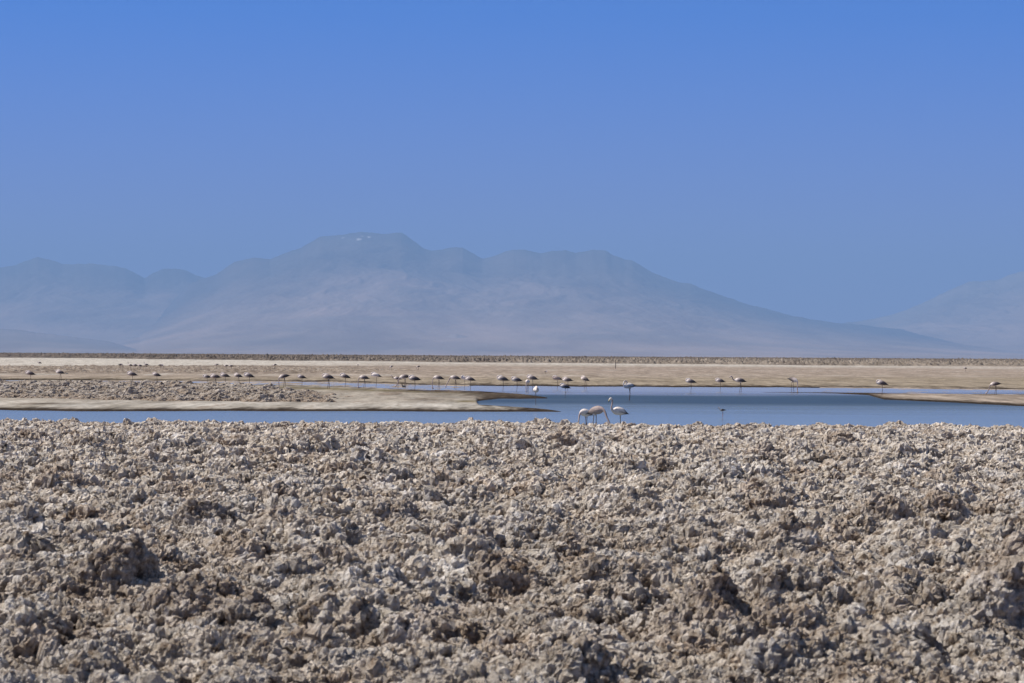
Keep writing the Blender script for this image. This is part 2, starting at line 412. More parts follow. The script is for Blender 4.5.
# far crust belt in front of the mountains
def far_belt():
    D = np.concatenate([np.geomspace(850, 2600, 700), np.geomspace(2620, 14000, 160)])
    A = np.arange(-0.26, 0.26, 0.9/F)
    A, DD = np.meshgrid(A, D); x = A*DD; y = DD
    px, py = proj(x, y, 0.0)
    bb = np.interp(px, [0, 150, 290, 420, 620, 820, 1024], [356.6, 359.4, 360.8, 362.2, 363.6, 365.4, 366.6])
    s = bb - py + 1.3*fbm(x/55, y/260, 0.5, 5, 81, .6)
    e = sstep(-0.2, 0.3, s)
    f1, idv, f2 = worley(x/1.0, y/6.0, 82); g1, idw, _ = worley(x/2.6, y/14.0, 83)
    z = -0.2 + 0.45*e + 0.65*sstep(1050, 1500, y)*e + e*(1.5*idv**2*np.clip(1-(f1/.7)**2, 0, 1) + 0.7*idw**2*np.clip(1-(g1/.7)**2, 0, 1)) + 0.7*e*fbm(x/35, y/160, 0.5, 4, 84, .6)
    P = np.stack([x, y, z], -1)
    t = fbm(x/5, y/20, 0.3, 3, 85)
    c = (np.array([.125, .102, .085]))*(1+0.9*t)[..., None]
    c = np.where((sstep(0.2, 0.4, fbm(x/12, y/50, .3, 3, 86))*sstep(560, 900, px))[..., None] > 0.5, c*1.35, c)
    tn = sstep(-.1, .25, fbm(x/25, y/90, .9, 4, 87, .6)+0.5*sstep(1500, 1050, y)-0.2)[..., None]*sstep(150, 700, px)[..., None]
    c = c*(1-.75*tn)+np.array([.225, .19, .155])*.75*tn*(1+.6*t)[..., None]
    grid_mesh('salt_crust_belt', P, M_flat, np.clip(c, 0.03, 1), keep=s > -0.8)
far_belt()

# ------------------------------------------------------------------ water
def water():
    m, n, b = mat_new('lagoon_water')
    b.inputs['Base Color'].default_value = (0.105, 0.105, 0.095, 1)
    b.inputs['IOR'].default_value = 1.333
    g = N(n, 'ShaderNodeNewGeometry'); sp = N(n, 'ShaderNodeSeparateXYZ'); n.links.new(g.outputs['Position'], sp.inputs[0])
    a1 = noise(n, 0.05, 4, 0.55, stretch=(0.35, 1, 1))
    # wind-ruffled belt across the middle of the lagoon, calm margins
    def mth(op, a, b_):
        x = N(n, 'ShaderNodeMath', operation=op)
        for i, v in enumerate((a, b_)):
            if isinstance(v, (int, float)): x.inputs[i].default_value = v
            else: n.links.new(v, x.inputs[i])
        return x.outputs[0]
    yy = mth('ADD', sp.outputs['Y'], mth('MULTIPLY', mth('SUBTRACT', a1.outputs[0], 0.5), 60.0))
    yy = mth('ADD', yy, mth('MULTIPLY', sp.outputs['X'], -0.25))
    yn = mth('DIVIDE', mth('SUBTRACT', yy, 90.0), 160.0)
    a2 = noise(n, 0.5, 4, 0.6, stretch=(0.22, 1, 1))
    yn = mth('ADD', yn, mth('MULTIPLY', mth('SUBTRACT', a2.outputs[0], 0.5), 0.10))
    wind = ramp(n, yn, [(0.0, (.25,)*3), (0.20, (.30,)*3), (0.42, (1,)*3), (0.55, (1,)*3), (0.72, (.15,)*3), (1.0, (.06,)*3)])
    bed = ramp(n, yn, [(0.0, (.18, .205, .195)), (0.25, (.145, .17, .17)), (0.45, (.033, .052, .068)), (0.58, (.045, .065, .075)), (0.72, (.30, .27, .24)), (1.0, (.42, .38, .34))])
    n.links.new(bed.outputs[0], b.inputs['Base Color'])
    rr = ramp(n, wind.outputs[0], [(0.0, (0.08,)*3), (1.0, (0.38,)*3)])
    n.links.new(rr.outputs[0], b.inputs['Roughness'])
    w1 = noise(n, 3.2, 3, 0.6, stretch=(0.6, 1.3, 1)); w2 = noise(n, 11, 2, 0.5, stretch=(0.6, 1.2, 1))
    bs = ramp(n, wind.outputs[0], [(0.0, (0.04,)*3), (1.0, (1.0,)*3)])
    bp = N(n, 'ShaderNodeBump'); bp.inputs['Distance'].default_value = 0.05
    n.links.new(bs.outputs[0], bp.inputs['Strength']); n.links.new(w1.outputs[0], bp.inputs['Height'])
    bp2 = N(n, 'ShaderNodeBump'); bp2.inputs['Distance'].default_value = 0.012
    n.links.new(bs.outputs[0], bp2.inputs['Strength']); n.links.new(w2.outputs[0], bp2.inputs['Height']); n.links.new(bp.outputs[0], bp2.inputs['Normal'])
    n.links.new(bp2.outputs[0], b.inputs['Normal'])
    D = np.geomspace(90, 330, 30); A = np.linspace(-0.27, 0.27, 30); A, DD = np.meshgrid(A, D)
    P = np.stack([A*DD, DD, A*0], -1)
    grid_mesh('water', P, m)
water()

# ------------------------------------------------------------------ mountains
def mountain_material(name, hi, lo, snow=False):
    m, n, b = mat_new(name)
    at_ = N(n, 'ShaderNodeVertexColor', layer_name='tone')
    a1 = noise(n, 0.0007, 7, 0.62, stretch=(1, .22, 1.5))
    r1 = ramp(n, a1.outputs[0], [(0.32, (0.70, 0.68, 0.68)), (0.5, (1, 1, 1)), (0.68, (1.28, 1.24, 1.22))])
    c = mix(n, at_.outputs[0], r1.outputs[0], 1.0, 'MULTIPLY')
    n.links.new(c, b.inputs['Base Color']); b.inputs['Roughness'].default_value = 1; b.inputs['Specular IOR Level'].default_value = 0
    return m
M_mt = mountain_material('mountain_rock', None, None)
def mountain(name, ridge, D0, Dn, px0, px1, expo=1.9, back=9000, seed=1, rock=(.125, .11, .105), low=(.30, .235, .195), gully=1.0, snow=()):
    cols = np.arange(px0, px1+1, 1.5); rows = np.concatenate([np.linspace(0, 1, 260), 1+np.linspace(0.02, 1, 16)])
    C_, T = np.meshgrid(cols, rows)
    rp = np.array(ridge, float)
    base = yh(C_)
    Hr = (base-np.interp(C_, rp[:, 0], rp[:, 1])+1.1*fbm(C_/9.0+seed*31, C_*0+.5, .5, 4, seed+60, .65)).clip(0)*D0/F          # ridge height above the plain (m)
    hr1 = Hr[0]; kk = np.exp(-(np.arange(-90, 91)/38.0)**2); kk /= kk.sum()
    hsm = np.convolve(np.pad(hr1, 90, mode='edge'), kk, 'valid')[None, :]
    wgt = sstep(.62, 1.0, np.minimum(T, 2-T)); Hs = np.minimum(hsm, Hr*1.25); Hfull = Hr; Hr = Hs*(1-wgt)+Hr*wgt
    D = np.where(T <= 1, Dn+(D0-Dn)*T, D0+(T-1)*back)
    x = (C_-CX)/F*D; y = D
    prof = np.where(T <= 1, T.clip(0, 1)**expo, 1-(T-1)*0.9)
    z = Hr*prof
    wx_ = x+900*fbm(x/3000, y/3000, .7, 3, seed*13+3); g = np.abs(fbm(wx_/1700+seed, y/8200, 0.5, 5, seed*13+1, 0.55)); g2 = fbm(wx_/420, y/2000, 0.2, 5, seed*13+5, .6)
    amp = Hr*0.11*gully
    w = np.sin(np.clip(T, 0, 1)*math.pi)**0.8
    z = z + amp*(0.5-2.2*g)*w*prof.clip(0.15, 1) + amp*0.8*g2*w*prof.clip(.1, 1)
    z = z + 25*fbm(x/500, y/500, 0.3, 3, seed*13+9)*sstep(.6, 1, T)*sstep(1.3, 1, T)*(Hr > 250)
    z = np.where(Hfull > 3, np.maximum(z, -5), -5) - 3
    P = np.stack([x, y, z], -1)
    f = (prof)[..., None]
    c = np.array(low)*(1-sstep(0.25, .95, f)) + np.array(rock)*sstep(0.25, .95, f)
    pa = fbm(x/3500, y/2600, 0.1, 4, seed*13+11)
    c = c*(1+0.32*pa[..., None]*np.array([1.15, 0.9, 0.8]))
    for (sx, sw, h0, h1) in snow:
        ppx, ppy = proj(x, y, z)
        m = np.exp(-((ppx-sx)/sw)**2)*sstep(h0-.8, h0, ppy)*sstep(h1+.8, h1, ppy)*(T <= 1.0)
        m = 0.55*sstep(.35, .6, m+0.5*fbm(x/120, y/900, .3, 3, 99))
        c = c*(1-m[..., None]) + np.array([.9, .92, .95])*m[..., None]
    return grid_mesh(name, P, M_mt, np.clip(c, 0.02, 1))
R_left = [(-300, 275), (-120, 262), (-50, 270), (0, 267), (15, 265), (25, 260), (37, 257), (50, 260), (62, 263.5), (90, 263.5), (115, 265.5), (125, 268), (135, 273), (145, 278), (152, 273), (162, 269), (175, 268.5),
          (185, 270), (195, 275), (205, 278), (225, 280), (300, 300), (420, 352), (500, 362)]
R_main = [(60, 356), (140, 330), (190, 284), (205, 277.5), (215, 275), (225, 268), (235, 261.5), (245, 258.5), (256, 257.5), (270, 259.5), (285, 253), (300, 248), (312, 241), (320, 236.5), (340, 234.5), (350, 232.5), (360, 231),
          (375, 233), (388, 233.5), (400, 232), (404, 234), (412, 240), (422, 247), (430, 250), (442, 250), (450, 247.5), (462, 247), (470, 252), (482, 258.5), (492, 256), (505, 251), (512, 249.8), (525, 250), (540, 253),
          (552, 250.5), (565, 250), (575, 252.5), (582, 251), (592, 249.5), (605, 250), (612, 254), (622, 258), (632, 260), (645, 268), (655, 274), (665, 277.5), (680, 283), (690, 283.5), (700, 288), (715, 293), (730, 298),
          (742, 303), (755, 306), (768, 309), (790, 315), (810, 319), (840, 322.5), (900, 329), (1000, 341), (1100, 357), (1140, 362)]
R_right = [(760, 358), (800, 335), (840, 323.5), (870, 319), (890, 315), (910, 308), (925, 302), (940, 294), (955, 287), (970, 281.5), (985, 281), (1000, 279), (1010, 274), (1024, 271), (1060, 262), (1110, 258), (1200, 270), (1320, 262)]
R_foot1 = [(-300, 320), (-100, 324), (0, 328), (30, 331), (70, 336), (110, 341), (140, 350), (160, 358)]
R_foot2 = [(380, 357), (405, 343), (413, 337), (428, 335), (445, 335.5), (456, 333.5), (466, 336), (480, 341), (500, 347), (540, 357)]
mountain('mountain', R_left, 56000, 36000, -300, 500, seed=2, expo=1.6)
mountain('mountain', R_main, 50000, 24000, 60, 1140, seed=1, expo=1.7, snow=[(359, 2.2, 238.6, 239.8), (369, 2.0, 236.8, 237.6), (362, 1.2, 236, 236.4), (343, 1.5, 237.6, 238.0)])
mountain('mountain', R_right, 60000, 36000, 760, 1320, seed=3, expo=1.5, rock=(.27, .23, .20), gully=1.5)
mountain('foothill', R_foot1, 33000, 26000, -300, 160, seed=4, rock=(.22, .19, .18), low=(.27, .225, .20), expo=.9)
mountain('foothill', R_foot2, 31000, 28500, 380, 540, seed=5, rock=(.28, .23, .20), low=(.34, .27, .22), expo=.8)

# ------------------------------------------------------------------ haze
def haze():
    import bmesh
    bm = bmesh.new(); bmesh.ops.create_cube(bm, size=1)
    me = bpy.data.meshes.new('haze'); bm.to_mesh(me); bm.free()
    o = bpy.data.objects.new('haze', me); COL.objects.link(o); o['kind'] = 'stuff'
    o['label'] = 'thin blue desert haze over the whole plain'
    o.scale = (160000, 90000, 2700); o.location = (0, 33000, 2700/2-9)
    m = bpy.data.materials.new('haze'); m.use_nodes = True; n = m.node_tree; n.nodes.clear()
    v = N(n, 'ShaderNodeVolumePrincipled'); v.inputs['Density'].default_value = HAZE_DENSITY; v.inputs['Color'].default_value = HAZE_COLOR
    v.inputs['Anisotropy'].default_value = 0.0
    out = N(n, 'ShaderNodeOutputMaterial'); n.links.new(v.outputs[0], out.inputs['Volume'])
    me.materials.append(m)
haze()

# ------------------------------------------------------------------ birds
def catmull(pts, k=6):
    p = np.array(pts, float); out = []
    for i in range(len(p)-1):
        a = p[max(i-1, 0)]; b = p[i]; c = p[i+1]; d = p[min(i+2, len(p)-1)]
        for t in np.arange(k)/k:
            out.append(0.5*((2*b)+(-a+c)*t+(2*a-5*b+4*c-d)*t*t+(-a+3*b-3*c+d)*t**3))
    out.append(p[-1]); return np.array(out)
def loft(V, Fc, secs, ns=12):
    """secs rows: x,y,z, r_side, r_up ; tube along the path, closed at both ends"""
    s = secs; n0 = len(V)
    T = np.gradient(s[:, :3], axis=0)
    for i in range(len(s)):
        t = Vector(T[i]).normalized(); side = Vector((0, 1, 0))
        if abs(t.dot(side)) > 0.95: side = Vector((1, 0, 0))
        up = t.cross(side).normalized(); side = up.cross(t).normalized()
        for k in range(ns):
            a = 2*math.pi*k/ns
            V.append(Vector(s[i, :3]) + side*math.cos(a)*max(s[i, 3], .002) + up*math.sin(a)*max(s[i, 4], .002))
    for i in range(len(s)-1):
        for k in range(ns):
            a = n0+i*ns+k; b = n0+i*ns+(k+1) % ns; Fc.append((a, b, b+ns, a+ns))
    Fc.append(tuple(n0+k for k in range(ns))[::-1]); Fc.append(tuple(n0+(len(s)-1)*ns+k for k in range(ns)))
def bird_material():
    m, n, b = mat_new('plumage')
    at_ = N(n, 'ShaderNodeVertexColor', layer_name='tone'); a1 = noise(n, 40, 3, 0.6)
    r = ramp(n, a1.outputs[0], [(0.3, (0.86,)*3), (0.7, (1.12,)*3)])
    n.links.new(mix(n, at_.outputs[0], r.outputs[0], 1.0, 'MULTIPLY'), b.inputs['Base Color']); b.inputs['Roughness'].default_value = 0.75
    return m
M_bird = bird_material()
DUN = (.42, .35, .33); WHITE = (.80, .70, .63); PINK = (.56, .44, .41); BLACK = (.02, .018, .02); ROSE = (.34, .265, .25); LEG = (.11, .075, .06); BILLY = (.62, .55, .30); GREYP = (.40, .33, .31)
def finish_bird(name, V, Fc, ctrl, vox=0.0065):
    me = bpy.data.meshes.new(name); me.from_pydata(V, [], Fc); me.update()
    o = bpy.data.objects.new(name, me); COL.objects.link(o)
    md = o.modifiers.new('r', 'REMESH'); md.mode = 'VOXEL'; md.voxel_size = vox
    md2 = o.modifiers.new('s', 'SMOOTH'); md2.factor = 0.5; md2.iterations = 2
    dg = bpy.context.evaluated_depsgraph_get(); ev = o.evaluated_get(dg)
    m2 = bpy.data.meshes.new_from_object(ev)
    bpy.data.objects.remove(o); bpy.data.meshes.remove(me)
    co = np.empty(len(m2.vertices)*3); m2.vertices.foreach_get('co', co); co = co.reshape(-1, 3)
    cc = np.array([c[:3] for c in ctrl]); rad = np.array([max(c[3], .008) for c in ctrl]); cl = np.array([c[4] for c in ctrl])
    col = np.empty((len(co), 4)); col[:, 3] = 1
    for s in range(0, len(co), 4000):
        d = np.linalg.norm(co[s:s+4000, None]-cc[None], axis=2)-rad
        w = np.exp(-np.clip(d-d.min(1, keepdims=True), 0, 1)/0.006); w /= w.sum(1, keepdims=True)
        col[s:s+4000, :3] = w @ cl
    a = m2.color_attributes.new('tone', 'FLOAT_COLOR', 'POINT')
    # folded black flight feathers: a wedge along the rear flank
    a.data.foreach_set('color', col.astype(np.float32).ravel())
    m2.polygons.foreach_set('use_smooth', np.ones(len(m2.polygons), bool))
    m2.materials.clear(); m2.materials.append(M_bird); m2.name = name
    return m2
def flamingo_mesh(pose, tilt=0.0, legs=2, shade=0, stride=0.05):
    V, Fc, ctrl = [], [], []
    B1, B2, B3, B4 = {0: ((.07, .055, .052), (.14, .11, .105), (.38, .31, .29), WHITE), 1: ((.30, .26, .25), WHITE, WHITE, WHITE), 2: ((.26, .20, .18), (.31, .24, .215), (.35, .275, .25), (.38, .29, .27))}[shade]  # dark variant has the shaded look of the bodies painted into its plumage
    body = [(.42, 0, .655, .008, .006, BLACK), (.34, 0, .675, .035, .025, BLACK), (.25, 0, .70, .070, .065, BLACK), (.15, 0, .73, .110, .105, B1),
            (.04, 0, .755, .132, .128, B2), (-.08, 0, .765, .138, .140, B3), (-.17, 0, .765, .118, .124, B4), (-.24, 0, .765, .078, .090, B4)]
    if pose == 'rest':
        neck = [(-.285, 0, .785, .045, .05, PINK), (-.30, 0, .84, .034, .036, PINK), (-.26, 0, .895, .032, .032, WHITE), (-.18, .01, .915, .034, .034, WHITE), (-.10, .02, .905, .042, .042, WHITE), (-.04, .03, .885, .040, .038, WHITE), (.02, .03, .86, .022, .020, BILLY), (.06, .03, .84, .010, .010, BLACK)]
    elif pose == 'feed':
        neck = [(-.30, 0, .745, .042, .048, PINK), (-.355, 0, .66, .032, .034, ROSE), (-.39, 0, .52, .026, .027, PINK), (-.405, 0, .36, .024, .025, ROSE), (-.40, 0, .22, .025, .025, ROSE), (-.40, 0, .12, .033, .036, PINK), (-.385, 0, .07, .036, .040, PINK), (-.34, 0, .035, .024, .026, BLACK), (-.295, 0, .05, .012, .014, BLACK)]
    elif pose == 'reach':     # neck slanting forward and down
        neck = [(-.31, 0, .74, .045, .05, ROSE), (-.37, 0, .66, .036, .038, ROSE), (-.42, 0, .53, .030, .031, ROSE), (-.49, 0, .40, .027, .028, ROSE), (-.555, 0, .28, .027, .028, ROSE), (-.60, 0, .21, .035, .038, PINK), (-.62, 0, .16, .034, .036, PINK), (-.60, 0, .11, .022, .024, BLACK), (-.56, 0, .10, .012, .012, BLACK)]
    elif pose == 'up':
        neck = [(-.30, 0, .785, .045, .05, WHITE), (-.345, 0, .84, .032, .034, PINK), (-.35, 0, .92, .026, .027, ROSE), (-.325, 0, 1.0, .024, .025, ROSE), (-.315, 0, 1.08, .024, .025, ROSE), (-.335, 0, 1.145, .028, .029, ROSE), (-.375, 0, 1.175, .036, .040, WHITE), (-.415, 0, 1.165, .032, .036, WHITE), (-.455, 0, 1.125, .022, .026, BILLY), (-.475, 0, 1.075, .014, .018, BLACK), (-.47, 0, 1.05, .007, .009, BLACK)]
    elif pose == 'half':      # neck stretched forward, head level
        neck = [(-.30, 0, .77, .045, .05, PINK), (-.37, 0, .76, .034, .036, ROSE), (-.42, 0, .82, .027, .028, ROSE), (-.45, 0, .90, .025, .026, ROSE), (-.48, 0, .96, .028, .029, ROSE), (-.525, 0, .975, .035, .038, PINK), (-.565, 0, .955, .026, .029, PINK), (-.595, 0, .91, .016, .018, BLACK), (-.60, 0, .89, .008, .008, BLACK)]
    elif pose == 'preen':
        neck = [(-.29, 0, .80, .045, .05, WHITE), (-.31, 0, .89, .031, .033, WHITE), (-.28, .01, .97, .027, .028, WHITE), (-.20, .02, 1.02, .026, .027, PINK), (-.13, .03, 1.0, .028, .029, PINK), (-.09, .04, .95, .035, .038, WHITE), (-.08, .04, .90, .024, .026, BLACK), (-.09, .04, .87, .010, .010, BLACK)]
    secs = np.array([b[:5] for b in body+neck], float)
    cols = [b[5] for b in body+neck]
    if tilt:
        c, s_ = math.cos(tilt), math.sin(tilt); nb = len(body)
        px_, pz_ = secs[:, 0].copy(), secs[:, 2].copy()-.72
        k = np.ones(len(secs)) if pose not in ('feed', 'reach') else np.concatenate([np.ones(nb), np.linspace(.9, 0, len(neck))])
        nx = px_*c - pz_*s_; nz = px_*s_ + pz_*c
        secs[:, 0] = px_*(1-k)+nx*k; secs[:, 2] = .72+pz_*(1-k)+nz*k
    S5 = catmull(secs, 5); loft(V, Fc, S5, 14)
    ci = np.repeat(np.arange(len(cols)), 5)[:len(S5)]
    for i, r in enumerate(S5):
        t = i/5.0; j = min(int(t), len(cols)-2); f = t-j
        ctrl.append((r[0], r[1], r[2], (r[3]+r[4])/2, tuple(np.array(cols[j])*(1-f)+np.array(cols[j+1])*f)))
    # folded wings, black trailing feathers; dark birds' lower flanks blackened as painted underside shade
    for sy in (-1, 1):
        wg = np.array([(-.13, sy*.095, .775, .02, .05), (-.02, sy*.118, .765, .022, .075), (.12, sy*.095, .735, .018, .065), (.24, sy*.055, .70, .014, .040), (.36, sy*.02, .665, .008, .014), (.43, sy*.008, .65, .004, .005)])
        if tilt:
            a, b_ = wg[:, 0].copy(), wg[:, 2].copy()-.72; wg[:, 0] = a*c-b_*s_; wg[:, 2] = .72+a*s_+b_*c
        W5 = catmull(wg, 4); loft(V, Fc, W5, 8)
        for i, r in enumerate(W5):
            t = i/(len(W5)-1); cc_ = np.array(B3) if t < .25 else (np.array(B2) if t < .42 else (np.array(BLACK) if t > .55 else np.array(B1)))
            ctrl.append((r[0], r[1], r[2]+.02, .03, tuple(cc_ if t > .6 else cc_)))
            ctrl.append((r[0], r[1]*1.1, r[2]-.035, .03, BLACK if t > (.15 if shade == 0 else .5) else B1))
    for q, sy in enumerate((1, -1)[:legs]):
        y0 = .045*sy if legs == 2 else .0
        sx = stride*sy if legs == 2 else 0
        if legs == 1: y0 = 0
        lg = np.array([(.03, y0, .70, .045, .05), (.035, y0, .63, .030, .034), (.035+sx*.3, y0, .56, .014, .015), (.045+sx*.5, y0, .40, .013, .013), (.052+sx*.6, y0, .36, .018, .019), (.045+sx*.7, y0, .32, .014, .014), (.02+sx, y0, .06, .013, .013), (.015+sx, y0, .0, .014, .014)])
        L = catmull(lg, 4); loft(V, Fc, L, 8)
        for i, r in enumerate(L): ctrl.append((r[0], r[1], r[2], r[3], WHITE if r[2] > .61 else LEG))
        for ang in (-.5, 0, .5):
            f = np.array([(.015+sx, y0, .012, .012, .010), (.015+sx-.04*math.cos(ang), y0+.04*math.sin(ang), .01, .010, .008), (.015+sx-.09*math.cos(ang), y0+.09*math.sin(ang), .006, .007, .006)])
            loft(V, Fc, f, 6)
            for r in f: ctrl.append((r[0], r[1], r[2], .008, LEG))
    return finish_bird('flamingo', V, Fc, ctrl)
def wader_mesh():
    V, Fc, ctrl = [], [], []
    s = [(.13, 0, .235, .004, .004, BLACK), (.09, 0, .235, .018, .014, BLACK), (.03, 0, .235, .036, .032, BLACK), (-.03, 0, .232, .042, .040, BLACK), (-.075, 0, .235, .028, .030, WHITE), (-.10, 0, .25, .018, .020, WHITE), (-.115, 0, .28, .014, .014, WHITE),
         (-.125, 0, .305, .020, .020, WHITE), (-.145, 0, .308, .016, .016, BLACK), (-.165, 0, .300, .005, .005, BLACK), (-.215, 0, .285, .003, .003, BLACK)]
    a = np.array([q[:5] for q in s]); L = catmull(a, 5); loft(V, Fc, L, 12)
    for i, r in enumerate(L):
        j = min(int(round(i/5)), len(s)-1); ctrl.append((r[0], r[1], r[2]+.008, r[3], s[j][5]))
        if r[3] > .02: ctrl.append((r[0], r[1], r[2]-.03, r[3]*.6, WHITE))
    for sy in (-1, 1):
        l = np.array([(.0, sy*.014, .22, .012, .012), (.0, sy*.014, .18, .005, .005), (.006, sy*.014, .11, .0055, .0055), (.0, sy*.014, 0, .005, .005)])
        L = catmull(l, 3); loft(V, Fc, L, 6)
        for r in L: ctrl.append((r[0], r[1], r[2], .005, (.30, .12, .10)))
    return finish_bird('wader', V, Fc, ctrl, .003)
def duck_mesh():
    V, Fc, ctrl = [], [], []
    DK = (.05, .055, .055); GB = (.10, .11, .11)
    s = [(.17, 0, .10, .008, .006, DK), (.12, 0, .09, .04, .03, DK), (.03, 0, .08, .075, .065, GB), (-.06, 0, .08, .075, .065, GB), (-.12, 0, .10, .045, .05, DK), (-.145, 0, .15, .028, .03, DK), (-.15, 0, .19, .030, .032, DK),
         (-.175, 0, .20, .028, .028, DK), (-.205, 0, .19, .014, .010, DK), (-.235, 0, .183, .012, .005, DK)]
    a = np.array([q[:5] for q in s]); L = catmull(a, 5); loft(V, Fc, L, 12)
    for i, r in enumerate(L): ctrl.append((r[0], r[1], r[2], r[3], s[min(int(round(i/5)), len(s)-1)][5]))
    return finish_bird('duck', V, Fc, ctrl, .005)
TPL = {}
def tpl(key):
    if key not in TPL:
        p, t, l = key[:3]; TPL[key] = wader_mesh() if p == 'wader' else duck_mesh() if p == 'duck' else flamingo_mesh(p, R(t), l, key[3] if len(key) > 3 else 0)
    return TPL[key]
G_SH = 'flamingos standing along the far shore of the lagoon'
G_FAR = 'distant flamingos on the white salt flat'
G_NEAR = 'flamingos wading in the near water'
